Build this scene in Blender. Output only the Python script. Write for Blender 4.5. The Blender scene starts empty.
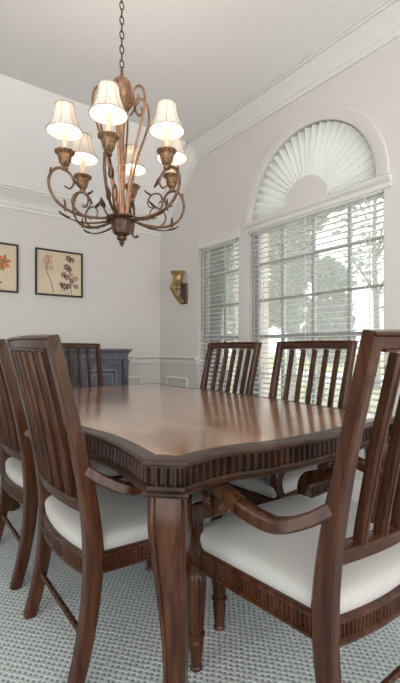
import bpy, bmesh, math, random
from mathutils import Vector, Matrix
PI = math.pi
S = bpy.context.scene
COL = S.collection
rnd = random.Random(7)

# ------------------------------------------------------------------ camera, sky, exposure
cam = bpy.data.cameras.new('camera')
cam.sensor_fit = 'VERTICAL'; cam.sensor_height = 36.0
cam.lens = 411.0 / 683.0 * 36.0
cam.shift_y = 6.5 / 683.0
cam.clip_start = 0.02; cam.clip_end = 300
co = bpy.data.objects.new('camera', cam); COL.objects.link(co)
co.location = (0, 0, 1.05)
co.rotation_euler = (PI/2, 0, -math.radians(36.8))
S.camera = co
w = bpy.data.worlds.new('overcast_sky'); S.world = w; w.use_nodes = True
nt = w.node_tree; nt.nodes.clear()
out = nt.nodes.new('ShaderNodeOutputWorld'); bg = nt.nodes.new('ShaderNodeBackground')
bg.inputs[0].default_value = (1.0, 0.993, 0.985, 1); bg.inputs[1].default_value = 1.4
nt.links.new(bg.outputs[0], out.inputs[0])
S.view_settings.view_transform = 'Standard'; S.view_settings.look = 'None'
S.view_settings.gamma = 1.0; S.view_settings.use_curve_mapping = False
S.view_settings.exposure = 1.27

# ------------------------------------------------------------------ materials
def new_mat(name):
    m = bpy.data.materials.new(name); m.use_nodes = True
    nt = m.node_tree; nt.nodes.clear()
    o = nt.nodes.new('ShaderNodeOutputMaterial')
    p = nt.nodes.new('ShaderNodeBsdfPrincipled')
    nt.links.new(p.outputs[0], o.inputs[0])
    return m, nt, p, o
def plain(name, col, rough=0.5, metal=0.0, noise=0.04, scale=20, bump=0.0, coat=0.0):
    m, nt, p, o = new_mat(name)
    tc = nt.nodes.new('ShaderNodeTexCoord'); n = nt.nodes.new('ShaderNodeTexNoise')
    n.inputs['Scale'].default_value = scale; n.inputs['Detail'].default_value = 4
    nt.links.new(tc.outputs['Object'], n.inputs['Vector'])
    r = nt.nodes.new('ShaderNodeValToRGB')
    r.color_ramp.elements[0].position = 0.3; r.color_ramp.elements[1].position = 0.7
    r.color_ramp.elements[0].color = tuple(c*(1-noise) for c in col) + (1,)
    r.color_ramp.elements[1].color = tuple(min(1, c*(1+noise)) for c in col) + (1,)
    nt.links.new(n.outputs['Fac'], r.inputs[0]); nt.links.new(r.outputs[0], p.inputs['Base Color'])
    p.inputs['Roughness'].default_value = rough; p.inputs['Metallic'].default_value = metal
    p.inputs['Coat Weight'].default_value = coat
    if bump:
        b = nt.nodes.new('ShaderNodeBump'); b.inputs['Strength'].default_value = bump; b.inputs['Distance'].default_value = 0.004
        nt.links.new(n.outputs['Fac'], b.inputs['Height']); nt.links.new(b.outputs[0], p.inputs['Normal'])
    return m
def wood(name, dark, mid, light, scl, rough=0.3, coat=0.25, detail=6, dist=1.0, spec=0.5):
    m, nt, p, o = new_mat(name)
    tc = nt.nodes.new('ShaderNodeTexCoord'); mp = nt.nodes.new('ShaderNodeMapping')
    mp.inputs['Scale'].default_value = scl
    nt.links.new(tc.outputs['Object'], mp.inputs['Vector'])
    n = nt.nodes.new('ShaderNodeTexNoise'); n.inputs['Scale'].default_value = 1.0
    n.inputs['Detail'].default_value = detail; n.inputs['Distortion'].default_value = dist
    nt.links.new(mp.outputs[0], n.inputs['Vector'])
    r = nt.nodes.new('ShaderNodeValToRGB'); e = r.color_ramp.elements
    e[0].position = 0.3; e[0].color = dark + (1,)
    e[1].position = 0.72; e[1].color = light + (1,)
    k = e.new(0.5); k.color = mid + (1,)
    nt.links.new(n.outputs['Fac'], r.inputs[0]); nt.links.new(r.outputs[0], p.inputs['Base Color'])
    p.inputs['Roughness'].default_value = rough
    p.inputs['Specular IOR Level'].default_value = spec
    p.inputs['Coat Weight'].default_value = coat; p.inputs['Coat Roughness'].default_value = 0.15
    return m

M = {}
M['wall'] = plain('painted_wall', (0.615, 0.59, 0.56), 0.85, scale=60, noise=0.015, bump=0.05)
M['ceiling'] = plain('ceiling_paint', (0.84, 0.825, 0.81), 0.9, scale=60, noise=0.015)
M['trim'] = plain('white_trim_paint', (0.68, 0.66, 0.635), 0.45, noise=0.01)
M['wood'] = wood('walnut_stain', (0.022, 0.0075, 0.0034), (0.048, 0.0172, 0.0078), (0.082, 0.032, 0.0145), (26, 26, 3.0), 0.22, 0.0, spec=0.32)
M['wood_across'] = wood('walnut_stain_across', (0.022, 0.0075, 0.0034), (0.048, 0.0172, 0.0078), (0.082, 0.032, 0.0145), (3.0, 20, 26), 0.22, 0.0, spec=0.32)
M['apron'] = wood('dark_carved_walnut', (0.013, 0.0055, 0.0035), (0.030, 0.0125, 0.007), (0.055, 0.023, 0.0125), (12, 12, 12), 0.32, 0.0, spec=0.3)
M['tabletop'] = wood('burl_veneer', (0.16, 0.068, 0.034), (0.36, 0.180, 0.100), (0.56, 0.33, 0.20), (4.0, 2.2, 4.0), 0.13, 1.0, 9, 2.5)
M['table_edge'] = wood('table_edge_walnut', (0.020, 0.009, 0.006), (0.040, 0.018, 0.011), (0.066, 0.030, 0.018), (12, 12, 12), 0.3, 0.1)
M['buffet'] = wood('charcoal_stained_wood', (0.055, 0.058, 0.075), (0.095, 0.098, 0.122), (0.145, 0.146, 0.170), (14, 14, 4), 0.34, 0.3)
M['glint'] = plain('grey_glint_paint', (0.24, 0.245, 0.275), 0.35, noise=0.2)  # pale grey stands in for highlights along the door frame lines
M['drawer'] = wood('reddish_drawer_wood', (0.055, 0.028, 0.020), (0.095, 0.05, 0.036), (0.15, 0.085, 0.06), (4, 14, 20), 0.33, 0.2)
M['brass'] = plain('dull_brass', (0.35, 0.25, 0.12), 0.35, 0.9)
M['bronze'] = plain('antique_bronze', (0.145, 0.078, 0.047), 0.42, 0.55, noise=0.55, scale=35)
M['bronze_dark'] = plain('dark_bronze', (0.085, 0.045, 0.028), 0.45, 0.5, noise=0.5, scale=45)
M['copper'] = plain('copper_gilt', (0.34, 0.185, 0.115), 0.36, 0.6, noise=0.3, scale=30)
M['cup'] = plain('carved_gilt', (0.20, 0.11, 0.055), 0.5, 0.4, noise=0.75, scale=70, bump=0.8)
M['candle'] = plain('candle_sleeve', (0.66, 0.50, 0.38), 0.6, noise=0.15, scale=50)
M['gold'] = plain('old_gold_leaf', (0.36, 0.235, 0.085), 0.4, 0.55, noise=0.6, scale=40, bump=0.5)
M['gold_dark'] = plain('red_brown_gilt', (0.10, 0.045, 0.03), 0.45, 0.3, noise=0.5, scale=40)
M['frame'] = plain('black_picture_frame', (0.012, 0.011, 0.011), 0.35)
M['canvas'] = plain('cream_art_paper', (0.60, 0.50, 0.36), 0.8, noise=0.10, scale=5)
M['petal_pink'] = plain('petal_pink', (0.42, 0.20, 0.16), 0.8, noise=0.3)
M['petal_dark'] = plain('petal_brown', (0.10, 0.05, 0.05), 0.8, noise=0.3)
M['petal_orange'] = plain('petal_orange', (0.50, 0.17, 0.05), 0.8, noise=0.3)
M['stem'] = plain('stem_brown', (0.16, 0.11, 0.08), 0.8)
M['blind'] = plain('white_blind_slat', (0.80, 0.80, 0.79), 0.45, noise=0.01)
M['cord'] = plain('tilt_wand_grey', (0.20, 0.22, 0.24), 0.4)
M['sash'] = plain('window_sash_grey', (0.40, 0.41, 0.42), 0.4, noise=0.02)
M['bark'] = plain('tree_bark', (0.16, 0.13, 0.105), 0.9, noise=0.3, scale=12)
M['leaf'] = plain('tree_leaves', (0.085, 0.12, 0.095), 0.6, noise=0.45, scale=3)
M['lawn'] = plain('lawn_grass', (0.34, 0.38, 0.14), 0.9, noise=0.3, scale=3)
M['street'] = plain('pale_concrete', (0.55, 0.54, 0.52), 0.9, noise=0.06, scale=2)
# brick
m, nt, p, o = new_mat('pink_brick'); M['brick'] = m
tc = nt.nodes.new('ShaderNodeTexCoord'); mp = nt.nodes.new('ShaderNodeMapping'); mp.inputs['Rotation'].default_value = (PI/2, 0, 0)
b = nt.nodes.new('ShaderNodeTexBrick'); b.inputs['Scale'].default_value = 4.5
b.inputs['Color1'].default_value = (0.50, 0.33, 0.29, 1); b.inputs['Color2'].default_value = (0.58, 0.41, 0.37, 1); b.inputs['Mortar'].default_value = (0.6, 0.56, 0.52, 1)
nt.links.new(tc.outputs['Object'], mp.inputs[0]); nt.links.new(mp.outputs[0], b.inputs['Vector']); nt.links.new(b.outputs[0], p.inputs['Base Color'])
p.inputs['Roughness'].default_value = 0.9
# seat fabric: pale grey cream with fine stripes running front to back
m, nt, p, o = new_mat('striped_seat_fabric'); M['fabric'] = m
tc = nt.nodes.new('ShaderNodeTexCoord'); wv = nt.nodes.new('ShaderNodeTexWave'); wv.bands_direction = 'X'
wv.inputs['Scale'].default_value = 11; wv.inputs['Distortion'].default_value = 0.4
nz = nt.nodes.new('ShaderNodeTexNoise'); nz.inputs['Scale'].default_value = 160
r = nt.nodes.new('ShaderNodeValToRGB'); r.color_ramp.elements[0].color = (0.402, 0.392, 0.372, 1); r.color_ramp.elements[1].color = (0.42, 0.41, 0.39, 1)
nt.links.new(tc.outputs['Object'], wv.inputs[0]); nt.links.new(tc.outputs['Object'], nz.inputs[0])
nt.links.new(wv.outputs['Fac'], r.inputs[0]); nt.links.new(r.outputs[0], p.inputs['Base Color'])
bp = nt.nodes.new('ShaderNodeBump'); bp.inputs['Strength'].default_value = 0.15; bp.inputs['Distance'].default_value = 0.002
nt.links.new(nz.outputs['Fac'], bp.inputs['Height']); nt.links.new(bp.outputs[0], p.inputs['Normal'])
p.inputs['Roughness'].default_value = 0.8; p.inputs['Sheen Weight'].default_value = 0.2
# carpet: looped basket pattern
m, nt, p, o = new_mat('looped_carpet'); M['carpet'] = m
tc = nt.nodes.new('ShaderNodeTexCoord'); mp = nt.nodes.new('ShaderNodeMapping')
mp.inputs['Scale'].default_value = (56, 46, 1); mp.inputs['Rotation'].default_value = (0, 0, math.radians(45))
vo = nt.nodes.new('ShaderNodeTexVoronoi'); vo.voronoi_dimensions = '2D'; vo.inputs['Scale'].default_value = 1.0; vo.inputs['Randomness'].default_value = 0.22
nt.links.new(tc.outputs['Object'], mp.inputs[0]); nt.links.new(mp.outputs[0], vo.inputs['Vector'])
r = nt.nodes.new('ShaderNodeValToRGB'); e = r.color_ramp.elements
e[0].position = 0.14; e[0].color = (0.19, 0.235, 0.255, 1); e[1].position = 0.80; e[1].color = (0.42, 0.455, 0.46, 1)
k = e.new(0.40); k.color = (0.57, 0.60, 0.595, 1); k = e.new(0.26); k.color = (0.33, 0.375, 0.39, 1)
nt.links.new(vo.outputs['Distance'], r.inputs[0])
n2 = nt.nodes.new('ShaderNodeTexNoise'); n2.inputs['Scale'].default_value = 1.3; n2.inputs['Detail'].default_value = 3
nt.links.new(tc.outputs['Object'], n2.inputs['Vector'])
r2 = nt.nodes.new('ShaderNodeValToRGB'); r2.color_ramp.elements[0].position = 0.35; r2.color_ramp.elements[1].position = 0.65
r2.color_ramp.elements[0].color = (1.0, 0.99, 0.95, 1); r2.color_ramp.elements[1].color = (0.93, 0.97, 1.0, 1)
nt.links.new(n2.outputs['Fac'], r2.inputs[0])
mx = nt.nodes.new('ShaderNodeMixRGB'); mx.blend_type = 'MULTIPLY'; mx.inputs[0].default_value = 1
nt.links.new(r.outputs[0], mx.inputs[1]); nt.links.new(r2.outputs[0], mx.inputs[2]); nt.links.new(mx.outputs[0], p.inputs['Base Color'])
inv = nt.nodes.new('ShaderNodeMath'); inv.operation = 'MULTIPLY'; inv.inputs[1].default_value = 1
nt.links.new(vo.outputs['Distance'], inv.inputs[0])
bp = nt.nodes.new('ShaderNodeBump'); bp.inputs['Strength'].default_value = 0.7; bp.inputs['Distance'].default_value = 0.008
nt.links.new(inv.outputs[0], bp.inputs['Height']); nt.links.new(bp.outputs[0], p.inputs['Normal'])
p.inputs['Roughness'].default_value = 0.95
# thin translucent fabrics
def translucent(name, col, amount):
    m = bpy.data.materials.new(name); m.use_nodes = True; nt = m.node_tree; nt.nodes.clear()
    o = nt.nodes.new('ShaderNodeOutputMaterial'); a = nt.nodes.new('ShaderNodeBsdfDiffuse'); t = nt.nodes.new('ShaderNodeBsdfTranslucent')
    x = nt.nodes.new('ShaderNodeMixShader'); x.inputs[0].default_value = amount
    tc = nt.nodes.new('ShaderNodeTexCoord'); n = nt.nodes.new('ShaderNodeTexNoise'); n.inputs['Scale'].default_value = 90
    r = nt.nodes.new('ShaderNodeValToRGB'); r.color_ramp.elements[0].color = tuple(c*.96 for c in col)+(1,); r.color_ramp.elements[1].color = col+(1,)
    nt.links.new(tc.outputs['Object'], n.inputs[0]); nt.links.new(n.outputs['Fac'], r.inputs[0])
    nt.links.new(r.outputs[0], a.inputs[0]); nt.links.new(r.outputs[0], t.inputs[0])
    nt.links.new(a.outputs[0], x.inputs[1]); nt.links.new(t.outputs[0], x.inputs[2]); nt.links.new(x.outputs[0], o.inputs[0])
    return m
M['shade'] = translucent('cream_silk_shade', (0.80, 0.745, 0.66), 0.17)
M['fan'] = translucent('pleated_paper', (0.94, 0.94, 0.93), 0.6)
M['shade_trim'] = plain('shade_piping', (0.42, 0.33, 0.25), 0.8)
m = bpy.data.materials.new('window_glass'); m.use_nodes = True; nt = m.node_tree; nt.nodes.clear(); M['glass'] = m
o = nt.nodes.new('ShaderNodeOutputMaterial'); t = nt.nodes.new('ShaderNodeBsdfTransparent'); g = nt.nodes.new('ShaderNodeBsdfGlossy'); g.inputs['Roughness'].default_value = 0.03
t.inputs[0].default_value = (0.80, 0.82, 0.82, 1)
f = nt.nodes.new('ShaderNodeFresnel'); f.inputs[0].default_value = 1.3; x = nt.nodes.new('ShaderNodeMixShader')
d = nt.nodes.new('ShaderNodeBsdfTranslucent'); d.inputs[0].default_value = (0.9, 0.92, 0.92, 1)   # whitish veil mixed into the glass, imitates glare haze
x2 = nt.nodes.new('ShaderNodeMixShader'); x2.inputs[0].default_value = 0.20
nt.links.new(t.outputs[0], x2.inputs[1]); nt.links.new(d.outputs[0], x2.inputs[2])
nt.links.new(f.outputs[0], x.inputs[0]); nt.links.new(x2.outputs[0], x.inputs[1]); nt.links.new(g.outputs[0], x.inputs[2]); nt.links.new(x.outputs[0], o.inputs[0])
m = bpy.data.materials.new('lit_bulb'); m.use_nodes = True; nt = m.node_tree; nt.nodes.clear(); M['bulb'] = m
o = nt.nodes.new('ShaderNodeOutputMaterial'); e = nt.nodes.new('ShaderNodeEmission'); e.inputs[0].default_value = (1, 0.86, 0.72, 1); e.inputs[1].default_value = 7
nt.links.new(e.outputs[0], o.inputs[0])

# ------------------------------------------------------------------ mesh builder
class MB:
    def __init__(s): s.v = []; s.f = []; s.mi = []
    def add(s, verts, faces, mi=0):
        b = len(s.v); s.v += [tuple(p) for p in verts]
        for f in faces: s.f.append(tuple(b+i for i in f)); s.mi.append(mi)
    def box(s, x0, x1, y0, y1, z0, z1, mi=0):
        s.add([(x0,y0,z0),(x1,y0,z0),(x1,y1,z0),(x0,y1,z0),(x0,y0,z1),(x1,y0,z1),(x1,y1,z1),(x0,y1,z1)],
              [(0,3,2,1),(4,5,6,7),(0,1,5,4),(1,2,6,5),(2,3,7,6),(3,0,4,7)], mi)
    def cbox(s, x0, x1, y0, y1, z0, z1, c=0.004, mi=0):   # box with chamfered edges
        vs = []; idx = {}
        for X in (0,1):
            for Y in (0,1):
                for Z in (0,1):
                    P = [(x0,x1)[X], (y0,y1)[Y], (z0,z1)[Z]]; sg = [1-2*X, 1-2*Y, 1-2*Z]
                    for a in range(3):
                        q = [P[k] + (0 if k == a else sg[k]*c) for k in range(3)]
                        idx[(X,Y,Z,a)] = len(vs); vs.append(q)
        fs = []
        for a in range(3):
            for d in (0,1):
                b, cc = (a+1)%3, (a+2)%3; quad = []
                for (p, q) in ((0,0),(1,0),(1,1),(0,1)):
                    k = [0,0,0]; k[a] = d; k[b] = p; k[cc] = q
                    quad.append(idx[(k[0],k[1],k[2],a)])
                fs.append(tuple(quad if d else quad[::-1]))
        for a in range(3):
            b, cc = (a+1)%3, (a+2)%3
            for p in (0,1):
                for q in (0,1):
                    def I(e, ax):
                        k = [0,0,0]; k[a] = e; k[b] = p; k[cc] = q; return idx[(k[0],k[1],k[2],ax)]
                    fs.append((I(0,b), I(1,b), I(1,cc), I(0,cc)))
        for X in (0,1):
            for Y in (0,1):
                for Z in (0,1): fs.append((idx[(X,Y,Z,0)], idx[(X,Y,Z,1)], idx[(X,Y,Z,2)]))
        s.add(vs, fs, mi)
    def rings(s, rings, closed=True, cap=True, mi=0, loop=False):
        n = len(rings[0]); vs = [p for r in rings for p in r]; fs = []
        R = len(rings)
        for i in range(R if loop else R-1):
            j = (i+1) % R
            for k in range(n if closed else n-1):
                l = (k+1) % n
                fs.append((i*n+k, i*n+l, j*n+l, j*n+k))
        if cap and closed and not loop:
            fs.append(tuple(reversed(range(n)))); fs.append(tuple((R-1)*n+k for k in range(n)))
        s.add(vs, fs, mi)
    def loft(s, path, sizes, side, prof=None, mi=0):
        """sweep a profile along path; sizes = list of (w, h); w lies along the side hint"""
        prof = prof or CH
        P = [Vector(p) for p in path]; rings = []
        for i, p in enumerate(P):
            t = (P[min(i+1, len(P)-1)] - P[max(i-1, 0)]).normalized()
            sd = side(i) if callable(side) else Vector(side)
            sd = (sd - t*sd.dot(t)).normalized(); n = t.cross(sd)
            w_, h_ = sizes[i] if isinstance(sizes, list) else sizes
            rings.append([p + sd*(a*w_/2) + n*(b*h_/2) for a, b in prof])
        s.rings(rings, mi=mi)
    def tube(s, path, rad, seg=8, mi=0):
        P = [Vector(p) for p in path]; rings = []; up = None
        for i, p in enumerate(P):
            t = (P[min(i+1, len(P)-1)] - P[max(i-1, 0)]).normalized()
            if up is None: up = t.orthogonal().normalized()
            up = (up - t*up.dot(t)).normalized(); n = t.cross(up)
            r_ = rad(i/(len(P)-1)) if callable(rad) else rad
            rings.append([p + up*math.cos(2*PI*k/seg)*r_ + n*math.sin(2*PI*k/seg)*r_ for k in range(seg)])
        s.rings(rings, mi=mi)
    def lathe(s, prof, seg=24, at=(0,0,0), mod=None, mi=0, cap=True):
        rings = []
        for r_, z in prof:
            ring = []
            for k in range(seg):
                a = 2*PI*k/seg; q = r_*(mod(a, z) if mod else 1)
                ring.append((at[0]+q*math.cos(a), at[1]+q*math.sin(a), at[2]+z))
            rings.append(ring)
        s.rings(rings, mi=mi, cap=cap)
    def xf(s, mat):
        s.v = [tuple(mat @ Vector(p)) for p in s.v]; return s
    def build(s, name, mats, parent=None, smooth=35):
        me = bpy.data.meshes.new(name); me.from_pydata(s.v, [], s.f); me.update()
        bm = bmesh.new(); bm.from_mesh(me); bmesh.ops.recalc_face_normals(bm, faces=bm.faces); bm.to_mesh(me); bm.free()
        for mm in (mats if isinstance(mats, (list, tuple)) else [mats]): me.materials.append(mm)
        me.polygons.foreach_set('material_index', s.mi)
        if smooth:
            me.polygons.foreach_set('use_smooth', [True]*len(me.polygons))
            me.set_sharp_from_angle(angle=math.radians(smooth))
        o = bpy.data.objects.new(name, me); COL.objects.link(o)
        if parent: o.parent = parent
        return o
c_ = 0.72
CH = [(1,-c_),(1,c_),(c_,1),(-c_,1),(-1,c_),(-1,-c_),(-c_,-1),(c_,-1)]
ROUND = [(math.cos(2*PI*k/12), math.sin(2*PI*k/12)) for k in range(12)]
def spline(pts, n=8):
    P = [Vector(p) for p in pts]; P = [2*P[0]-P[1]] + P + [2*P[-1]-P[-2]]; o = []
    for i in range(1, len(P)-2):
        for k in range(n):
            t = k/n; a, b, c, d = P[i-1], P[i], P[i+1], P[i+2]
            o.append(0.5*((2*b) + (c-a)*t + (2*a-5*b+4*c-d)*t*t + (3*b-a-3*c+d)*t**3))
    o.append(P[-2]); return o
def tag(o, label=None, cat=None, group=None, kind=None):
    if label: o['label'] = label
    if cat: o['category'] = cat
    if group: o['group'] = group
    if kind: o['kind'] = kind
    return o
def thing(name, label, cat, loc=(0,0,0), rz=0, group=None):
    o = bpy.data.objects.new(name, None); o.empty_display_size = 0.1; COL.objects.link(o)
    o.location = loc; o.rotation_euler = (0, 0, rz)
    return tag(o, label, cat, group)
def dup(root, parent=None):
    c = root.copy(); COL.objects.link(c)
    if parent: c.parent = parent
    for ch in list(root.children): dup(ch, c)
    return c
def dense(path, step, closed=True):
    """resample a 2-D polyline to even spacing, with normals pointing outward for a counter-clockwise loop"""
    P = [Vector(p) for p in path]
    if closed: P.append(P[0])
    L = [0]
    for i in range(len(P)-1): L.append(L[-1] + (P[i+1]-P[i]).length)
    n = max(3, int(L[-1]/step)); o = []; j = 0
    for k in range(n):
        d = L[-1]*k/n
        while L[j+1] < d: j += 1
        t = (d-L[j])/(L[j+1]-L[j]); tg = (P[j+1]-P[j]).normalized()
        o.append((P[j].lerp(P[j+1], t), Vector((tg.y, -tg.x)), d))
    # smooth the normals a little
    m = []
    for k in range(n):
        nn = o[k-1][1] + o[k][1] + o[(k+1) % n][1]
        m.append((o[k][0], nn.normalized(), o[k][2]))
    return m, L[-1]
def fluted_band(mb, outline, prof, period, depth, inner):
    """prof: list of (z, offset, fluted?) from bottom to top; outline: CCW 2-D loop"""
    smp, L = dense(outline, period/5.0)
    per = L/round(L/period); rings = []
    for z, off, fl in prof:
        ring = []
        for p, n, d in smp:
            ph = (d/per) % 1.0
            g = -depth if (fl and 0.28 < ph < 0.86) else 0.0
            q = p + n*(off+g); ring.append((q.x, q.y, z))
        rings.append(ring)
    ring = [( (p - n*inner).x, (p - n*inner).y, prof[-1][0]) for p, n, d in smp]; rings.append(ring)
    ring = [( (p - n*inner).x, (p - n*inner).y, prof[0][0]) for p, n, d in smp]; rings.append(ring)
    mb.rings(rings, loop=True)

# ------------------------------------------------------------------ room
W, YB, CZ = 2.55, 4.20, 3.19          # window wall, back wall, flat ceiling
LZ, YS = 2.57, 3.50                   # low edge of the sloped ceiling on the back wall, start of the slope
X0, Y0 = -2.6, -2.6
def struct(mb, name, mat, smooth=0):
    return tag(mb.build(name, mat, smooth=smooth), kind='structure')
mb = MB(); mb.box(X0, W+0.16, Y0, YB+0.16, -0.08, 0); struct(mb, 'floor', M['carpet'])
mb = MB(); mb.box(X0, W+0.16, Y0, YS, CZ, CZ+0.08)
mb.add([(X0,YS,CZ),(W+.16,YS,CZ),(W+.16,YB+.16,LZ-.14),(X0,YB+.16,LZ-.14),(X0,YS,CZ+.1),(W+.16,YS,CZ+.1),(W+.16,YB+.16,LZ-.04),(X0,YB+.16,LZ-.04)],
       [(0,1,2,3),(7,6,5,4),(0,4,5,1),(1,5,6,2),(2,6,7,3),(3,7,4,0)])
struct(mb, 'ceiling', M['ceiling'])
mb = MB(); mb.box(X0, W+0.16, YB, YB+0.16, -0.08, LZ); struct(mb, 'wall_back', M['wall'])
mb = MB(); mb.box(X0-.12, X0, 1.2, YB+.16, -.08, CZ+.05); struct(mb, 'wall_left_unseen', M['wall'])  # unseen part wall, added to cut side light and darken reflections
# window wall with two rectangular openings and a half-round one
SM = (2.81, 3.44); MA = (1.42, 2.69); SILL, HEAD = 0.50, 2.125
AC = (MA[0]+MA[1])/2; AR = 0.59; AZ = 2.17
def ceil_at(y): return CZ if y <= YS else CZ + (LZ-CZ)*(y-YS)/(YB-YS)
mb = MB()
def wcol(y0, y1, spans):
    for a, b in spans:
        if b == 'top':
            za, zb = ceil_at(y0)+.02, ceil_at(y1)+.02
            v = [(W,y0,a),(W+.16,y0,a),(W+.16,y1,a),(W,y1,a),(W,y0,za),(W+.16,y0,za),(W+.16,y1,zb),(W,y1,zb)]
            mb.add(v, [(0,3,2,1),(4,5,6,7),(0,1,5,4),(1,2,6,5),(2,3,7,6),(3,0,4,7)])
        else: mb.box(W, W+.16, y0, y1, a, b)
wcol(Y0, MA[0], [(-.08,'top')])
N = 48; ys = [AC - AR*math.cos(PI*k/N) for k in range(N+1)]
wcol(MA[0], ys[0], [(-.08,SILL),(HEAD,'top')])
for i in range(N):
    ya, yb = ys[i], ys[i+1]
    za = AZ+math.sqrt(max(0, AR*AR-(ya-AC)**2)); zb = AZ+math.sqrt(max(0, AR*AR-(yb-AC)**2))
    mb.box(W, W+.16, ya, yb, -.08, SILL); mb.box(W, W+.16, ya, yb, HEAD, AZ)
    v = [(W,ya,za),(W+.16,ya,za),(W+.16,yb,zb),(W,yb,zb),(W,ya,CZ+.02),(W+.16,ya,CZ+.02),(W+.16,yb,CZ+.02),(W,yb,CZ+.02)]
    mb.add(v, [(0,3,2,1),(4,5,6,7),(0,1,5,4),(1,2,6,5),(2,3,7,6),(3,0,4,7)])
wcol(ys[-1], MA[1], [(-.08,SILL),(HEAD,'top')])
wcol(MA[1], SM[0], [(-.08,'top')])
wcol(SM[0], SM[1], [(-.08,SILL),(HEAD,'top')])
wcol(SM[1], YS, [(-.08,'top')]); wcol(YS, YB, [(-.08,'top')])
struct(mb, 'wall_right', M['wall'])
# proud half-round casing around the arch
mb = MB(); rings = []
for k in range(N+1):
    a = PI*k/N; cy, cz = -math.cos(a), math.sin(a)
    rings.append([(W-xo, AC+cy*r_, AZ+cz*r_) for xo, r_ in ((-.01,AR-.003),(.010,AR-.003),(.013,AR+.003),(.013,AR+.080),(.009,AR+.086),(-.01,AR+.086))])
mb.rings(rings); struct(mb, 'trim_1', M['wall'], 30)
# crown moulding
CP = [(0,-.182),(.010,-.182),(.012,-.150),(.022,-.142),(.022,-.132),(.030,-.105),(.055,-.070),(.082,-.045),(.090,-.030),(.105,-.028),(.105,-.010),(.118,-.008),(.118,.02),(0,.02)]
mb = MB()
mb.rings([[(W-a, Y0, CZ+b) for a, b in CP], [(W-a, YS+.02, CZ+b) for a, b in CP]])
sl = Vector((0, YB-YS, LZ-CZ)).normalized(); nn = Vector((0, -sl.z, sl.y))
mb.rings([[Vector((W-a, YS-.01, CZ)) + nn*b - sl*0.05 for a, b in CP], [Vector((W-a, YB, LZ)) + nn*b + sl*.05 for a, b in CP]])
struct(mb, 'trim_2', M['trim'], 30)
mb = MB(); mb.rings([[(X0, YB-a, LZ-.02+b) for a, b in CP], [(W, YB-a, LZ-.02+b) for a, b in CP]]); struct(mb, 'trim_3', M['trim'], 30)
# chair rail
RP = [(0,-.085),(.010,-.085),(.012,-.07),(.012,-.04),(.020,-.03),(.034,-.022),(.036,-.008),(.030,0),(0,0)]
RZ = 0.96
mb = MB(); mb.rings([[(X0, YB-a, RZ+b) for a, b in RP], [(W, YB-a, RZ+b) for a, b in RP]]); struct(mb, 'trim_4', M['trim'], 30)
mb = MB()
for a0, a1 in ((SM[1]+.01, YB), (Y0, MA[0]-.02)):
    mb.rings([[(W-a, a0, RZ+b) for a, b in RP], [(W-a, a1, RZ+b) for a, b in RP]])
struct(mb, 'trim_5', M['trim'], 30)
# panel mouldings below the rail
def panel_frame(mb, P0, P1, z0, z1, n):
    P0 = Vector(P0); P1 = Vector(P1); n = Vector(n); d = (P1-P0).normalized(); t = .028
    def bar(A, B, u):
        A = Vector(A); B = Vector(B)
        rings = [[q + u*a + n*b for a, b in ((-t/2,0),(-t/2,.008),(-t/5,.016),(t/5,.012),(t/2,.006),(t/2,0))] for q in (A, B)]
        mb.rings(rings)
    Z = Vector((0,0,1))
    bar(P0+Z*z0, P1+Z*z0, Z); bar(P0+Z*z1, P1+Z*z1, Z); bar(P0+Z*z0, P0+Z*z1, d); bar(P1+Z*z0, P1+Z*z1, d)
mb = MB(); panel_frame(mb, (2.02,YB,0), (W-.27,YB,0), .22, .715, (0,-1,0)); panel_frame(mb, (0.5,YB,0), (1.88,YB,0), .22, .73, (0,-1,0)); panel_frame(mb, (-1.2,YB,0), (.36,YB,0), .22, .73, (0,-1,0))
struct(mb, 'trim_6', M['trim'], 30)
mb = MB(); panel_frame(mb, (W,SM[1]+.20,0), (W,YB-.16,0), .22, .715, (-1,0,0)); struct(mb, 'trim_7', M['trim'], 30)
BP = [(0,0),(.016,0),(.016,.10),(.010,.125),(.006,.14),(0,.14)]
mb = MB(); mb.rings([[(X0, YB-a, b) for a, b in BP], [(W, YB-a, b) for a, b in BP]]); struct(mb, 'baseboard_back', M['trim'], 30)
mb = MB(); mb.rings([[(W-a, Y0, b) for a, b in BP], [(W-a, YB, b) for a, b in BP]]); struct(mb, 'baseboard_right', M['trim'], 30)

# windows: frame, sash bars, glass
def window(name, y0, y1, cols, rows):
    mb = MB(); xa, xb = W+.085, W+.135; f = .045
    mb.box(xa, xb, y0, y0+f, SILL, HEAD); mb.box(xa, xb, y1-f, y1, SILL, HEAD)
    mb.box(xa, xb, y0+f, y1-f, SILL, SILL+f); mb.box(xa, xb, y0+f, y1-f, HEAD-f, HEAD)
    for k in range(1, cols): 
        y = y0 + (y1-y0)*k/cols; mb.box(xa+.005, xb-.005, y-.007, y+.007, SILL+f, HEAD-f)
    for k in range(1, rows):
        z = SILL + (HEAD-SILL)*k/rows; t = .016 if k == rows//2 else .007
        mb.box(xa+.003, xb-.007, y0+f, y1-f, z-t, z+t)
    o = struct(mb, name, M['sash'])
    g = MB(); g.box(W+.108, W+.112, y0+.02, y1-.02, SILL+.02, HEAD-.02); g.build('window_pane', M['glass'], o, 0)
    s_ = MB(); s_.cbox(W-.03, W+.085, y0-.03, y1+.03, SILL-.03, SILL); s_.build('window_sill', M['trim'], o)
    return o
window('window_1', SM[0], SM[1], 2, 5)
window('window_2', MA[0], MA[1], 4, 5)
mb = MB()
for (ra, rb) in ((AR-.05, AR+.0),):
    mb.rings([[(W+x, AC-math.cos(PI*k/24)*r_, AZ+math.sin(PI*k/24)*r_) for x, r_ in ((.085,ra),(.085,rb),(.135,rb),(.135,ra))] for k in range(25)])
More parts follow.
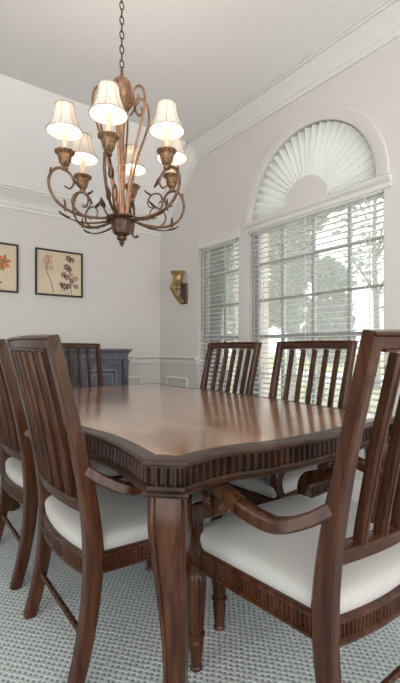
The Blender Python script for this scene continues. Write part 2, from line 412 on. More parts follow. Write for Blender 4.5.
for k in range(1, 4):
    a = PI*k/4; q = Vector((0, -math.cos(a), math.sin(a)))
    mb.loft([Vector((W+.11,AC,AZ+.02)), Vector((W+.11,AC,AZ+.0))+q*(AR-.02)], (.02,.03), (1,0,0))
mb.box(W+.085, W+.135, AC-AR, AC+AR, AZ-.0, AZ+.04)
o = struct(mb, 'window_3', M['sash'])
g = MB(); ring = [(AC-math.cos(PI*k/32)*(AR-.01), AZ+math.sin(PI*k/32)*(AR-.01)) for k in range(33)]
g.rings([[(W+.108, a, b) for a, b in ring], [(W+.112, a, b) for a, b in ring]]); g.build('window_pane', M['glass'], o, 0)

# pleated fan shade filling the arch, and the blinds
fan = thing('pleated_arch_shade', 'white pleated sunburst shade filling the half-round window', 'shade', (W+.016, AC, AZ))
mb = MB(); NP = 26; rings = []
r0, r1 = .20, AR-.012
va = []
for k in range(2*NP+1):
    a = PI*k/(2*NP); dx = (.018 if k % 2 else -.018)
    q = (-math.cos(a), math.sin(a))
    va.append([(dx*.45, q[0]*r0, q[1]*r0), (dx, q[0]*r1, q[1]*r1), (dx+.0015, q[0]*r1, q[1]*r1), (dx*.45+.0015, q[0]*r0, q[1]*r0)])
mb.rings(va); mb.build('pleated_paper', M['fan'], fan, 0)
mb = MB(); ring = [(-math.cos(PI*k/24)*.205, math.sin(PI*k/24)*.205) for k in range(25)]
mb.rings([[(-.022, a, b) for a, b in ring], [(-.014, a, b) for a, b in ring]]); mb.build('center_hub', M['wall'], fan)
def blind(label, y0, y1, wand, tilt):
    t = thing('window_blind', label, 'blind', (W+.030, (y0+y1)/2, HEAD), 0, 'white slatted window blinds')
    h = (y1-y0)/2 - .008
    mb = MB(); n = 0; z = -.075; ti = math.radians(tilt)
    while z > SILL-HEAD+.05:
        d = .024; dx, dz = d*math.cos(ti), d*math.sin(ti)
        ring = [(-dx, z-dz-.0010), (0, z+.0005), (dx, z+dz-.0010), (dx, z+dz+.0010), (0, z+.0025), (-dx, z-dz+.0010)]
        mb.rings([[(a, -h, b) for a, b in ring], [(a, h, b) for a, b in ring]]); z -= .0435; n += 1
    mb.build('slats', M['blind'], t, 0)
    mb = MB(); mb.cbox(-.022, .022, -h, h, SILL-HEAD+.006, SILL-HEAD+.028); mb.build('bottom_rail', M['blind'], t)
    mb = MB(); mb.cbox(-.028, .028, -h, h, -.055, -.004); mb.build('headrail', M['blind'], t)
    k = 2 if h < .4 else 3
    mb = MB()
    for i in range(k):
        y = -h*.8 + 1.6*h*i/(k-1)
        mb.box(-.0265, -.0255, y-.003, y+.003, SILL-HEAD+.02, -.05); mb.box(.0255, .0265, y-.003, y+.003, SILL-HEAD+.02, -.05)
    mb.build('ladder_cord', M['blind'], t)
    mb = MB(); mb.tube([(-.034, h-.06, -.05), (-.034, h-.06, -.4), (-.034, h-.06, wand)], .006); mb.build('tilt_wand', M['cord'], t)
    return t
b1 = blind('narrow white slatted blind in the small window next to the gold bracket', SM[0], SM[1], -.9, 7)
b2 = blind('wide white slatted blind in the big window under the arch', MA[0], MA[1], -1.0, 7)
def valance(par, y0, y1, proud):
    prof = [(.0,-.044),(-.010,-.044),(-.014,-.036),(-.014,-.012),(-.020,-.006),(-.034,.004),(-.036,.016),(-.040,.019),(-.040,.030),(0,.030)]
    mb = MB(); x = -.030; k = proud
    mb.rings([[(x+a*k, y0, b) for a, b in prof], [(x+a*k, y1, b) for a, b in prof]])
    return mb.build('valance', M['trim'], par, 30)
valance(b2, 1.365-AC, 2.71-AC, 1.0)
valance(b1, -.318, .318, .3)

# ------------------------------------------------------------------ outside
mb = MB(); mb.box(W+.2, 60, -40, 60, -.5, -.35); tag(mb.build('lawn', M['lawn'], smooth=0), kind='structure')
mb = MB(); mb.box(13, 20, -40, 60, -.35, -.33); tag(mb.build('street', M['street'], smooth=0), kind='structure')
mb = MB(); mb.box(W+.3, W+1.5, -6, 9, -.35, -.30); tag(mb.build('porch_slab', M['street'], smooth=0), kind='structure')
def brick(label, x, y):
    t = thing('brick_column', label, 'column', (x, y, -.30), 0, 'brick porch columns outside')
    mb = MB(); mb.cbox(-.15, .15, -.15, .15, 0, 3.4, .01); mb.build('shaft', M['brick'], t, 0)
    mb = MB(); mb.cbox(-.18, .18, -.18, .18, 0, .12, .01); mb.build('base_stone', M['street'], t, 0)
brick('pink brick porch column seen through the narrow blind', 3.55, 4.52)
brick('pink brick porch column at the left edge of the wide blind', 3.55, 3.68)
def tree(label, x, y, h, cr, n, th=.14):
    t = thing('garden_tree', label, 'tree', (x, y, -.35), 0, 'garden trees outside the windows')
    mb = MB(); P = spline([(0,0,0),(.05,.02,h*.3),(-.04,.05,h*.6),(.02,0,h*.95)], 5); mb.tube(P, lambda q: th*(1-.75*q))
    for k in range(6):
        a = rnd.uniform(0, 2*PI); z = h*rnd.uniform(.35,.6)
        mb.tube(spline([(0,0,z),(math.cos(a)*cr*.35,math.sin(a)*cr*.35,z+h*.14),(math.cos(a)*cr*.7,math.sin(a)*cr*.7,z+h*.22)], 4), lambda q: th*.4*(1-.8*q), 5)
    mb.build('trunk', M['bark'], t)
    mb = MB(); cl = []
    for k in range(26):
        a = rnd.uniform(0, 2*PI); q = cr*math.sqrt(rnd.random())*.8; zz = h*rnd.uniform(.38, 1.0)
        cl.append((q*math.cos(a), q*math.sin(a), zz, cr*rnd.uniform(.25,.45)))
    for k in range(n):
        c = cl[k % len(cl)]; d = Vector((rnd.gauss(0,1), rnd.gauss(0,1), rnd.gauss(0,1))).normalized()*c[3]*rnd.random()**.4
        p = Vector(c[:3]) + d; u = Vector((rnd.gauss(0,1), rnd.gauss(0,1), rnd.gauss(0,1))).normalized(); v = u.orthogonal().normalized(); s_ = rnd.uniform(.10,.19)
        mb.add([p-u*s_, p-v*s_*.5, p+u*s_, p+v*s_*.5], [(0,1,2,3)])
    mb.build('crown', M['leaf'], t, 0)
tree('tall dark tree behind the left half of the wide blind', 7.6, 6.55, 5.6, 1.1, 7500)
tree('bushy tree behind the middle of the wide blind', 9.5, 7.14, 3.3, .9, 3600)
tree('leafy tree showing through the narrow blind', 8.0, 9.9, 5.0, 1.4, 3200)
tree('thin airy tree at the right side of the wide blind', 13.0, 7.5, 8, 2.0, 800)

# ------------------------------------------------------------------ dining chair (faces +Y)
def post_y(z):
    K = [(0,-.296),(.12,-.264),(.28,-.237),(.45,-.231),(.60,-.249),(.82,-.294),(1.10,-.364)]
    for (a, ya), (b, yb) in zip(K, K[1:]):
        if z <= b: return ya + (yb-ya)*(z-a)/(b-a)
    return K[-1][1]
def make_chair(label):
    t = thing('dining_chair', label, 'chair', (0,0,0), 0, 'walnut slat-back dining armchairs')
    wd = M['wood']
    for s_ in (-1, 1):
        P = spline([(s_*.237,-.296,0),(s_*.237,-.264,.12),(s_*.237,-.237,.28),(s_*.237,-.230,.43),(s_*.239,-.249,.60),(s_*.243,-.294,.82),(s_*.249,-.358,1.078)], 5)
        sz = []
        for p in P:
            z = p.z
            if z < .43: k = z/.43; sz.append((.036+.009*k, .044+.014*k))
            else: k = (z-.43)/.645; sz.append((.045-.012*k, .058-.020*min(1,k*1.6)))
        mb = MB(); mb.loft(P, sz, (1,0,0)); mb.build('rear_post', wd, t)
    def bow(x, a): return -a*max(0, 1-(x/.25)**2)
    # crest rail, with a flat face and a small cap
    xs = [-.266+.532*k/12 for k in range(13)]
    mb = MB(); z = 1.062
    mb.loft([(x, post_y(z)+bow(x,.018), z+.004*(1-(x/.268)**2)) for x in xs], (.026,.034), (0,1,.18))
    mb.loft([(x, post_y(z+.02)+bow(x,.018), z+.020+.004*(1-(x/.268)**2)) for x in xs], (.034,.009), (0,1,.18))
    mb.loft([(x, post_y(z)+bow(x,.018), z-.017+.004*(1-(x/.268)**2)) for x in xs[1:-1]], (.032,.007), (0,1,.18))
    mb.build('crest_rail', M['wood_across'], t)
    xs = [-.228+.456*k/12 for k in range(13)]; z = .565
    mb = MB(); mb.loft([(x, post_y(z)+bow(x,.03), z-.004) for x in xs], (.028,.036), (0,1,.1))
    mb.loft([(x, post_y(z)+bow(x,.03)-.002, z+.018) for x in xs], (.036,.010), (0,1,.1)); mb.build('lower_back_rail', M['wood_across'], t)
    for i in range(5):
        x = (i-2)*.076
        P = []
        for k in range(9):
            z = .575+(1.040-.575)*k/8; f = k/8
            P.append((x*(1+.04*f), post_y(z)+bow(x,.03+(.022-.03)*f), z))
        mb = MB(); mb.loft(P, (.020,.030), (1,0,0))
        mb.loft([(a, b-.015, c) for a, b, c in P], (.009,.006), (1,0,0))
        mb.build('back_slat', wd, t)
    # seat frame: fluted band
    L = [(-.285,.27)]
    L = [(x, -.240 + bow(x,.034)) for x in [-.237+.474*k/10 for k in range(11)]] + [(.284, .276)] + [(x, .276+.02*(1-(x/.284)**2)) for x in [.26-.52*k/10 for k in range(11)]] + [(-.284, .276)]
    mb = MB()
    fluted_band(mb, L, [(.350,.002,0),(.350,.008,0),(.357,.008,0),(.360,.002,0),(.363,.002,0),(.364,.002,1),(.398,.002,1),(.399,.002,0),(.402,.008,0),(.409,.008,0),(.413,.002,0)], .0135, .0055, .024)
    mb.build('seat_frame', M['wood'], t, 25)
    mb = MB(); smp, _ = dense(L, .02); rings = []
    for z, off in ((.405,-.012),(.420,-.005),(.440,-.004),(.455,-.011),(.464,-.026),(.471,-.06),(.477,-.12),(.480,-.19),(.481,-.25)):
        rings.append([(p.x*(1+off/.28), p.y*(1+off/.28), z) for p, n, d in smp])
    mb.rings(rings); mb.build('seat_cushion', M['fabric'], t, 60)
    for s_ in (-1, 1):
        mb = MB(); x, y = s_*.256, .259
        mb.cbox(x-.027, x+.027, y-.027, y+.027, .335, .402, .004)
        for k in range(8):   # carved rosette on the block's outer side
            a = 2*PI*k/8; q = Vector((x+s_*.028, y+.012*math.cos(a), .370+.012*math.sin(a)))
            mb.loft([(x+s_*.028, y, .370), q], (.006,.006), (1,0,0))
        NF = 10
        mb.lathe([(.026,.337),(.033,.330),(.034,.322),(.026,.316),(.028,.310)], 20, (x,y,0))
        mb.lathe([(.026,.316),(.034,.300),(.034,.26),(.025,.13),(.023,.122)], 60, (x,y,0), lambda a, z: 1-.10*(0.5+0.5*math.cos(a*NF))**2*1.3)
        mb.lathe([(.020,.124),(.029,.118),(.030,.110),(.020,.102),(.020,.096),(.025,.090),(.023,.06),(.017,.012),(.021,.006),(.021,0)], 20, (x,y,0))
        mb.build('front_leg', wd, t)
        # arm, with its scrolled front and S-shaped support
        mb = MB()
        P = spline([(s_*.243,-.258,.681),(s_*.266,-.205,.643),(s_*.297,-.13,.613),(s_*.304,-.03,.620),(s_*.298,.06,.640),(s_*.290,.115,.637),(s_*.280,.15,.610),(s_*.276,.150,.578),(s_*.274,.122,.564),(s_*.274,.104,.582),(s_*.274,.116,.600)], 6)
        n = len(P); sz = []
        for i in range(n):
            f = i/(n-1)
            sz.append((.028+.024*math.sin(PI*min(1,.08+f*1.4)), .034) if f < .6 else (.048-.010*(f-.6)/.4, .034-.010*(f-.6)/.4))
        mb.loft(P, sz, (1,0,0)); mb.build('arm_rest', wd, t)
        mb = MB()
        P = spline([(s_*.268,.212,.395),(s_*.270,.240,.455),(s_*.272,.243,.495),(s_*.274,.222,.530),(s_*.275,.185,.548),(s_*.276,.150,.560),(s_*.276,.128,.582)], 6)
        n = len(P); mb.loft(P, [(.040, .034+.018*math.sin(PI*i/(n-1))) for i in range(n)], (1,0,0)); mb.build('arm_support', wd, t)
    mb = MB(); z = .165; y = post_y(z)
    mb.tube([(-.237,y,z),(-.1,y,z),(.1,y,z),(.237,y,z)], .010, 10); mb.build('rear_stretcher', wd, t)
    return t
chairs = [  # label, x, y, turn
    ('dining armchair in the right foreground, pulled up to the near end of the table', 1.055, .83, 0),
    ('nearest dining armchair on the left side of the table, back towards the camera', .725, 1.45, -PI/2),
    ('dining armchair at the left photo edge, behind the nearest left-side chair', .725, 2.16, -PI/2),
    ('dining armchair in front of the wide window, right of its neighbour', 1.56, 1.485, PI/2),
    ('dining armchair in front of the narrow window, beyond its neighbour', 1.56, 2.175, PI/2),
    ('dining armchair at the far end of the table, in front of the charcoal buffet', 1.185, 3.05, PI),
]
ch0 = make_chair(chairs[0][0])
for i, (lb, x, y, rz) in enumerate(chairs):
    c = ch0 if i == 0 else dup(ch0)
    c.location = (x, y, 0); c.rotation_euler = (0, 0, rz); c['label'] = lb

# ------------------------------------------------------------------ dining table
TX, TY, A, B, CC = 1.14, 1.91, .62, 1.045, .085
def sst(x): x = max(0, min(1, x)); return x*x*(3-2*x)
def edge_off(s_, half, dip, bulge, wid):
    d = half - abs(s_); k = max(0, min(1, d/wid))
    return -dip*math.sin(PI*k)**1 * (1 if k < 1 else 0) + bulge*sst((d-wid*.45)/(half-wid*.45))
def outline(inset=0):
    pts = []
    hx, hy = A-CC, B-CC; n = 40
    def E(half, dip, bulge, wid): return [(-half+2*half*k/n, edge_off(-half+2*half*k/n, half, dip, bulge, wid)) for k in range(n+1)]
    e1 = E(hx, .022, .020, .30); e2 = E(hy, .026, .012, .55)
    for s_, o_ in e1: pts.append((s_, -B-o_+inset))
    for s_, o_ in e2: pts.append((A+o_-inset, s_))
    for s_, o_ in e1: pts.append((-s_, B+o_-inset))
    for s_, o_ in e2: pts.append((-A-o_+inset, -s_))
    return pts
tb = thing('dining_table', 'large walnut dining table with clipped corners and polished burl top', 'table', (TX, TY, 0))
def offset_loop(L, d):
    n = len(L); o = []
    for i in range(n):
        a = Vector(L[i-1]); b = Vector(L[i]); c = Vector(L[(i+1) % n])
        t1 = (b-a).normalized(); t2 = (c-b).normalized()
        n1 = Vector((t1.y,-t1.x)); n2 = Vector((t2.y,-t2.x)); m_ = (n1+n2).normalized()
        o.append(b + m_*(d/max(.5, m_.dot(n1))))
    return o
L = outline()
mb = MB(); rings = []
for z, d in ((.741,-.014),(.741,-.005),(.744,-.001),(.748,0),(.754,0),(.757,-.003),(.760,-.008),(.760,-.05)):
    rings.append([(p.x, p.y, z) for p in offset_loop(L, d)])
mb.rings(rings)
mb.mi = [1 if all(abs(mb.v[i][2]-.760) < 1e-6 for i in f) and len(f) > 4 else 0 for f in mb.f]
mb.build('tabletop', [M['table_edge'], M['tabletop']], tb, 30)
mb = MB(); La = [tuple(p) for p in offset_loop(L, -.020)]
fluted_band(mb, La, [(.664,.000,0),(.664,.008,0),(.670,.010,0),(.674,.004,0),(.678,.004,0),(.682,.002,0),(.684,0,0),(.685,0,1),(.732,0,1),(.733,0,0),(.736,0,0),(.738,.006,0),(.742,.006,0)], .026, .013, .03)
mb.build('apron', M['apron'], tb, 25)
for sx in (-1, 1):
    for sy in (-1, 1):
        d = Vector((sx, sy, 0)).normalized(); sd = Vector((-d.y, d.x, 0))
        base = Vector((sx*(A-.094), sy*(B-.094), 0))
        K = [(.000,.000,.058,.058),(.03,.012,.066,.066),(.075,.012,.060,.060),(.13,.002,.058,.058),(.24,-.012,.066,.066),(.38,-.004,.080,.080),(.50,.010,.092,.092),(.575,.014,.102,.100),(.625,.008,.103,.098),(.668,0,.098,.095)]
        P = spline([base + d*o_ + Vector((-sx*.020*(1-z/.668)**1.0, sy*.006*(1-z/.668), z)) for z, o_, w_, h_ in K], 5)
        def lerpK(z, j):
            for a, b in zip(K, K[1:]):
                if z <= b[0]+1e-9: return a[j] + (b[j]-a[j])*(z-a[0])/(b[0]-a[0])
            return K[-1][j]
        # section: broad outer panel between two corner beads
        prof = [(1,-.8),(1,.55),(.97,.75),(.88,.80),(.84,.90),(.74,1.0),(.62,.96),(.58,.84),(.40,.90),(0,.93),(-.40,.90),(-.58,.84),(-.62,.96),(-.74,1.0),(-.84,.90),(-.88,.80),(-.97,.75),(-1,.55),(-1,-.8),(-.8,-1),(.8,-1)]
        # orient: n = t x side must look along d (outwards)
        mb = MB()
        sdd = sd if Vector((0,0,1)).cross(sd).dot(d) > 0 else -sd
        mb.loft(P, [(lerpK(p.z,2)*1.06, lerpK(p.z,3)*1.06) for p in P], sdd, prof); lg = mb.build('leg', M['wood'], tb, 50)
        mb = MB(); q = base
        rings = []
        for z, e in ((.655,.052),(.655,.058),(.664,.062),(.672,.058)):
            rings.append([base + d*a*e + sdd*b*e + Vector((0,0,z)) for a, b in ((1,-1),(1,1),(-1,1),(-1,-1))])
        mb.rings(rings); mb.build('leg_collar', M['apron'], lg, 30)

# ------------------------------------------------------------------ buffet
bf = thing('buffet', 'charcoal buffet cabinet with panelled doors against the back wall', 'buffet', (1.03, 3.945, 0))
BH, BW, BD = .99, .86, .21       # body height, half width, half depth (front at -y)
mb = MB(); mb.cbox(-BW, BW, -BD, BD, .10, BH); mb.build('body', M['buffet'], bf)
mb = MB()
for z0, z1, e in ((BH,BH+.016,.012),(BH+.016,BH+.03,.022),(BH+.03,BH+.052,.035)): mb.cbox(-BW-e, BW+e, -BD-e, BD, z0, z1, .004)
mb.build('top', M['buffet'], bf)
mb = MB(); mb.cbox(-BW-.015, BW+.015, -BD-.015, BD, 0, .10, .006); mb.cbox(-BW-.008, BW+.008, -BD-.008, BD, .10, .115, .004); mb.build('plinth', M['buffet'], bf)
for x in (-BW+.035, -.33, .33, BW-.035):
    mb = MB(); mb.cbox(x-.03, x+.03, -BD-.030, -BD, .115, .90, .004)
    for k in (-1,0,1): mb.cbox(x+k*.016-.005, x+k*.016+.005, -BD-.036, -BD-.028, .18, .86, .002)
    mb.cbox(x-.036, x+.036, -BD-.036, -BD, .90, .93, .004); mb.build('pilaster', M['buffet'], bf)
mb = MB(); mb.cbox(-BW, BW, -BD-.010, -BD, .94, 1.0, .003)
mb.build('frieze', M['buffet'], bf)
for x0, x1, hs in ((-BW+.075,-.37,1),(.37,BW-.075,-1)):
    mb = MB(); y = -BD
    mb.cbox(x0, x1, y-.012, y, .13, .90, .003)
    for a, b, c, d in ((x0,x1,.84,.90),(x0,x1,.13,.19),(x0,x0+.06,.19,.84),(x1-.06,x1,.19,.84)): mb.cbox(a, b, y-.020, y-.010, c, d, .003)
    mb.cbox(x0+.085, x1-.085, y-.022, y-.010, .215, .815, .008)
    dr = mb.build('door', M['buffet'], bf)
    mb = MB()
    for e_, yy in ((.058,.026),(.098,.028)):
        for a, b, c, d in ((x0+e_,x1-e_,.90-e_-.010,.90-e_),(x0+e_,x1-e_,.13+e_,.14+e_),(x0+e_,x0+e_+.010,.14+e_,.89-e_),(x1-e_-.010,x1-e_,.14+e_,.89-e_)): mb.cbox(a, b, y-yy, y-.016, c, d, .002)
    tag(mb.build('panel_bead', M['glint'], dr), 'pale bead with painted highlight around the door panel')
    mb = MB(); kx = x1-.03 if hs > 0 else x0+.03
    mb.lathe([(.004,0),(.005,.012),(.013,.018),(.013,.024),(.006,.029)], 14); mb.xf(Matrix.Translation((kx, y-.02, .55)) @ Matrix.Rotation(PI/2, 4, 'X')); mb.build('knob', M['brass'], dr)
for k in range(4):
    z0 = .13+k*.195; mb = MB(); mb.cbox(-.29, .29, -BD-.016, -BD, z0, z0+.178, .005); mb.cbox(-.25, .25, -BD-.022, -BD-.014, z0+.03, z0+.148, .004)
    dr = mb.build('drawer', M['drawer'], bf)
    for x in (-.14, .14):
        mb = MB(); mb.lathe([(.004,0),(.005,.012),(.013,.018),(.013,.024),(.006,.029)], 14); mb.xf(Matrix.Translation((x, -BD-.02, z0+.09)) @ Matrix.Rotation(PI/2, 4, 'X')); mb.build('knob', M['brass'], dr)

# ------------------------------------------------------------------ pictures
def picture(label, x0, x1, z0, z1):
    t = thing('framed_picture', label, 'picture', ((x0+x1)/2, YB, (z0+z1)/2), 0, 'framed botanical pictures on the back wall')
    a, b = (x1-x0)/2, (z1-z0)/2; f = .016
    mb = MB()
    for q in ((-a,a,b-f,b),(-a,a,-b,-b+f),(-a,-a+f,-b+f,b-f),(a-f,a,-b+f,b-f)): mb.cbox(q[0], q[1], -.032, 0, q[2], q[3], .003)
    mb.build('frame', M['frame'], t)
    mb = MB(); mb.box(-a+f, a-f, -.016, -.004, -b+f, b-f); mb.build('canvas', M['canvas'], t, 0)
    return t
def petals(mb, x, z, r_, n, mi, ph=0, y=-.0175):
    for k in range(n):
        a = ph + 2*PI*k/n; d = Vector((math.cos(a),0,math.sin(a))); e = Vector((-d.z,0,d.x)); c = Vector((x,y-.0004*k,z))
        pts = [c+d*r_*.1, c+d*r_*.55+e*r_*.24, c+d*r_, c+d*r_*.55-e*r_*.24]
        mb.add(pts + [p+Vector((0,.002,0)) for p in pts], [(0,1,2,3),(7,6,5,4),(0,4,5,1),(1,5,6,2),(2,6,7,3),(3,7,4,0)], mi)
p1 = picture('square black-framed picture of two sprays of pink and brown blossoms', 1.117, 1.593, 1.575, 2.035)
mb = MB()
mb.tube([Vector((p[0],-.0175,p[1])) for p in [tuple(q) for q in spline([(-.06,-.20),(-.09,-.08),(-.13,.02),(-.11,.12),(-.12,.17)], 5)]], .0028, 6, 2)
mb.tube([Vector((p[0],-.0175,p[1])) for p in [tuple(q) for q in spline([(.12,-.21),(.11,-.08),(.10,.04),(.10,.17)], 5)]], .0028, 6, 2)
for x, z, r_ in ((-.12,.15,.030),(-.10,.11,.034),(-.135,.09,.03),(-.09,.05,.03),(-.13,.04,.024),(-.15,.12,.024),(-.085,.165,.02)): petals(mb, x, z, r_, 5, 0, x*40)
for x, z, r_ in ((.09,.16,.04),(.125,.15,.035),(.07,.07,.04),(.10,.05,.035),(.04,-.01,.035),(.07,-.03,.035),(.05,-.13,.045),(.09,-.12,.035),(.02,-.11,.03),(.17,-.12,.03),(.12,-.06,.03)): petals(mb, x, z, r_, 6, 1, x*50)
for x, z, r_ in ((.15,-.05,.036),(.17,-.03,.03),(.13,-.1,.03),(.12,0,.026)): petals(mb, x, z, r_, 5, 0, x*30)
mb.build('blossom_drawing', [M['petal_pink'], M['petal_dark'], M['stem']], p1, 0)
p2 = picture('black-framed picture with one orange flower, cut by the left photo edge', .485, .961, 1.575, 2.035)
mb = MB()
mb.tube([Vector((p[0],-.0175,p[1])) for p in [tuple(q) for q in spline([(.08,-.21),(.05,-.1),(.09,.0),(.10,.06)], 5)]], .004, 6, 2)
petals(mb, .10, .05, .085, 7, 0, .3); petals(mb, .09, .05, .05, 6, 1, .8); petals(mb, -.08, .10, .07, 7, 0, .1); petals(mb, .05, -.13, .05, 4, 1, 1.2)
mb.build('flower_drawing', [M['petal_orange'], M['petal_dark'], M['stem']], p2, 0)

# ------------------------------------------------------------------ gilt wall bracket on the window wall
sc = thing('wall_bracket', 'carved gold scroll bracket with a flared cup on the window wall', 'sconce', (W, 3.70, 1.53))
mb = MB(); mb.cbox(-.025, 0, -.075, .045, 0, .22, .006); mb.build('back_plate', M['gold_dark'], sc)
mb = MB()
P = spline([(-.03,0,.02),(-.07,.0,.06),(-.125,0,.12),(-.155,0,.175),(-.125,0,.215),(-.08,0,.20),(-.075,0,.165),(-.105,0,.155)], 7); n = len(P)
mb.loft(P, [(.075-.02*i/n, .050-.018*i/n) for i in range(n)], (0,1,0), ROUND)
for k in range(6):
    q = P[6+k*4]; mb.loft([q, q+Vector((-.035,.0,-.012))], [(.085,.02),(.03,.004)], (0,1,0), ROUND)
mb.build('scroll', M['gold'], sc)
mb = MB(); mb.lathe([(.03,.20),(.05,.215),(.058,.235),(.045,.25),(.050,.27),(.048,.285),(.062,.315),(.078,.335),(.080,.345),(.066,.342),(.04,.30)], 20, (-.085,0,0), lambda a, z: 1+.05*math.cos(8*a)); mb.build('cup', M['gold'], sc)

# ------------------------------------------------------------------ chandelier
CX, CY = 1.006, 2.06
cd = thing('chandelier', 'antique bronze scroll-arm chandelier with six cream shades over the table', 'chandelier', (CX, CY, 2.53))
vdir = Vector((CX, CY, 0)).normalized()                    
tilt = Matrix.Identity(4)
Z0 = 2.53                                                   # everything below is in heights above the floor, shifted here
def CB(mb, name, mat, par=cd, smooth=40):
    mb.xf(tilt @ Matrix.Translation((0,0,-Z0))); return mb.build(name, mat, par, smooth)
# chain and canopy hang straight
mb = MB(); z = Z0+.035; k = 0
while z < CZ-.05:
    ring = []
    for i in range(14):
        a = 2*PI*i/14; u = .0115*math.cos(a); v = .024*math.sin(a)
        ring.append(Vector((u if k % 2 else u*.35, 0 if k % 2 else u*.94, z+v)))
    rr = []
    for i in range(14):
        t = (ring[(i+1)%14]-ring[i-1]).normalized(); s1 = t.orthogonal().normalized(); s2 = t.cross(s1)
        pl = Vector((0,1,0)) if k % 2 else Vector((.94,-.35,0))
        s1 = (pl - t*pl.dot(t)).normalized(); s2 = t.cross(s1)
        rr.append([ring[i]+s1*.0032*math.cos(2*PI*j/6)+s2*.0032*math.sin(2*PI*j/6) for j in range(6)])
    mb.rings(rr, loop=True); z += .040; k += 1
mb.xf(Matrix.Translation((0,0,-Z0))); mb.build('chain', M['bronze_dark'], cd)
mb = MB(); mb.lathe([(.012,CZ-Z0-.06),(.02,CZ-Z0-.05),(.05,CZ-Z0-.03),(.065,CZ-Z0-.008),(.065,CZ-Z0-.001)], 24); mb.build('ceiling_canopy', M['bronze'], cd)
mb = MB()
mb.lathe([(.004,2.575),(.010,2.57),(.010,2.55),(.006,2.545),(.014,2.535),(.034,2.520),(.050,2.500),(.054,2.475),(.052,2.45),(.044,2.41),(.036,2.375),(.040,2.365),(.040,2.355),(.026,2.345),(.022,2.32),(.026,2.30),(.018,2.28),(.013,2.2),(.013,1.95),(.018,1.85),(.026,1.82),(.018,1.80),(.02,1.745)], 28)
CB(mb, 'center_column', M['copper'])
mb = MB(); mb.lathe([(.02,1.778),(.060,1.772),(.082,1.764),(.086,1.757),(.080,1.750),(.060,1.742),(.055,1.72),(.050,1.695),(.044,1.675),(.030,1.668),(.022,1.66)], 36, (0,0,0), lambda a, z: 1+.04*math.cos(12*a)); CB(mb, 'bowl', M['bronze_dark'])
mb = MB(); mb.lathe([(.018,1.664),(.028,1.655),(.026,1.645),(.012,1.634),(.014,1.625),(.008,1.614),(.003,1.604)], 18); CB(mb, 'finial', M['bronze_dark'])
def leaf(mb, p, d, up, L_, w_, mi=0):
    d = d.normalized(); s_ = d.cross(up).normalized(); u = s_.cross(d)
    rows = []
    for k in range(6):
        f = k/5; ww = w_*math.sin(PI*(0.12+.88*f))**.8 * (1-.2*f); c = p + d*L_*f + u*L_*.35*f*f
        rows.append([c - s_*ww + u*.004, c - u*.003, c + s_*ww + u*.004, c + s_*ww*.9 + u*.007, c + u*.001, c - s_*ww*.9 + u*.007])
    mb.rings(rows, mi=mi)
RS = .302
lights = []
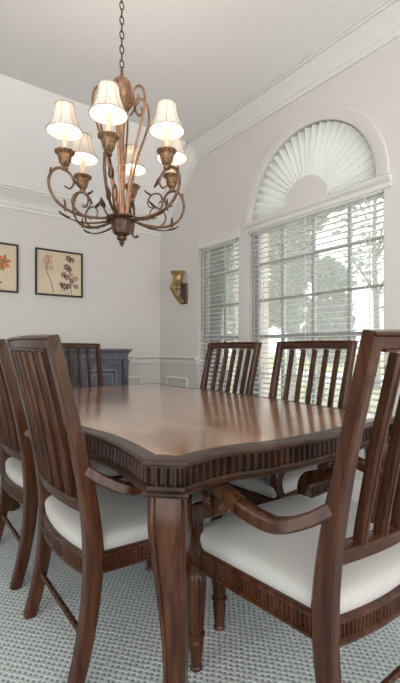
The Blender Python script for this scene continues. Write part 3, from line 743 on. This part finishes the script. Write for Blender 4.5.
for k in range(6):
    # angle measured from the direction to the camera, clockwise in the picture
    ph = math.radians(-1 + 60*k)
    right = Vector((math.cos(math.radians(36.8)), -math.sin(math.radians(36.8)), 0)); toward = -Vector((math.sin(math.radians(36.8)), math.cos(math.radians(36.8)), 0))
    u = right*math.sin(ph) + toward*math.cos(ph); s_ = Vector((-u.y, u.x, 0))
    def P3(pts, n=7): return spline([u*r_ + Vector((0,0,z)) + s_*(e[0] if e else 0) for r_, z, *e in pts], n)
    mb = MB()
    mb.tube(P3([(.05,1.760),(.14,1.742),(.25,1.748),(.335,1.790),(.378,1.865),(.370,1.935),(.328,1.968),(.278,1.950),(.256,1.908),(.275,1.872),(.305,1.880)]), lambda f: .0078-.004*max(0, (f-.6)/.4), 8)
    arm = CB(mb, 'arm', M['bronze'])
    mb = MB(); mb.tube(P3([(.165,1.730,.01),(.235,1.752,.012),(.268,1.80,.012),(.248,1.848,.012),(.198,1.855,.012),(.170,1.822,.012),(.185,1.790,.012),(.215,1.798,.012)]), lambda f: .0065-.0035*f, 8)
    CB(mb, 'inner_scroll', M['bronze'], arm)
    mb = MB(); mb.tube(P3([(.06,1.745,-.03),(.14,1.722,-.03),(.22,1.716,-.03),(.28,1.728,-.03)]), lambda f: .0065-.0035*f, 8)
    CB(mb, 'lower_tendril', M['bronze_dark'], arm)
    Z = Vector((0,0,1))
    for a_ in ((u*.27+Z*1.726-s_*.03, u+Z*.1, Z, .06, .015), (u*.265+Z*1.93, -u*.4-Z, -u, .06, .016),
               (u*.30+Z*1.752, -u*.3+Z, u, .055, .014), (u*.20+Z*1.85, -u+Z*.3, Z, .05, .014), (u*.372+Z*1.92, u*.35+Z, -u, .04, .010)):
        mb = MB(); leaf(mb, *a_); CB(mb, 'leaf', M['bronze_dark'], arm)
    # cup, candle, shade
    b = u*RS
    mb = MB(); mb.lathe([(.006,1.958),(.016,1.962),(.018,1.972),(.012,1.98),(.022,1.988),(.030,2.005),(.034,2.025),(.036,2.037),(.048,2.046),(.052,2.053),(.048,2.058),(.02,2.056)], 28, b, lambda a, z: 1+.035*math.cos(10*a)); cup = CB(mb, 'candle_cup', M['cup'])
    mb = MB(); mb.lathe([(.0135,2.055),(.0135,2.165),(.011,2.170)], 16, b); CB(mb, 'candle_sleeve', M['candle'], cup)
    mb = MB(); mb.lathe([(.003,2.170),(.010,2.178),(.016,2.198),(.014,2.218),(.006,2.238),(.001,2.25)], 14, b); CB(mb, 'bulb', M['bulb'], cup)
    pr = []
    for i in range(11):
        f = i/10; r_ = .0905 - .043*(1-(1-f)**2.0); pr.append((r_, 2.156+.135*f))
    mb = MB(); mb.lathe(pr + [(r_-.0015, z) for r_, z in reversed(pr)], 40, b, cap=False)
    n = 40; 
    sh = CB(mb, 'lamp_shade', M['shade'], cup)
    mb = MB()
    for z, r_ in ((2.156,.0908),(2.291,.0478)):
        mb.rings([[(b.x+(r_+dx)*math.cos(2*PI*i/40), b.y+(r_+dx)*math.sin(2*PI*i/40), z+dz) for dx, dz in ((-.002,-.002),(.002,-.002),(.002,.002),(-.002,.002))] for i in range(40)], loop=True)
    for i in range(8):
        a = 2*PI*i/8+.2; mb.tube([(b.x+(r_+.0008)*math.cos(a), b.y+(r_+.0008)*math.sin(a), z) for r_, z in pr], .0013, 5)
    CB(mb, 'piping', M['shade_trim'], cup)
    lp = tilt @ (Vector((b.x, b.y, 2.235-Z0))) + Vector((CX, CY, Z0))
    ld = bpy.data.lights.new('bulb_light', 'POINT'); ld.energy = 0.85; ld.color = (1, .86, .72); ld.shadow_soft_size = .018
    lo = bpy.data.objects.new('bulb_light', ld); COL.objects.link(lo); lo.location = lp
    # upright scroll from bowl to the top of the column
    mb = MB(); mb.tube(P3([(.030,1.775),(.046,1.90),(.088,2.10),(.138,2.25),(.160,2.34),(.150,2.42),(.112,2.45),(.080,2.425),(.076,2.38),(.098,2.352),(.120,2.370),(.112,2.40)], 8), lambda f: .0068, 8)
    st = CB(mb, 'upright_scroll', M['copper'])
    mb = MB(); leaf(mb, u*.085+Z*2.415, -u*.1-Z, -u, .085, .020); CB(mb, 'leaf', M['cup'], st)
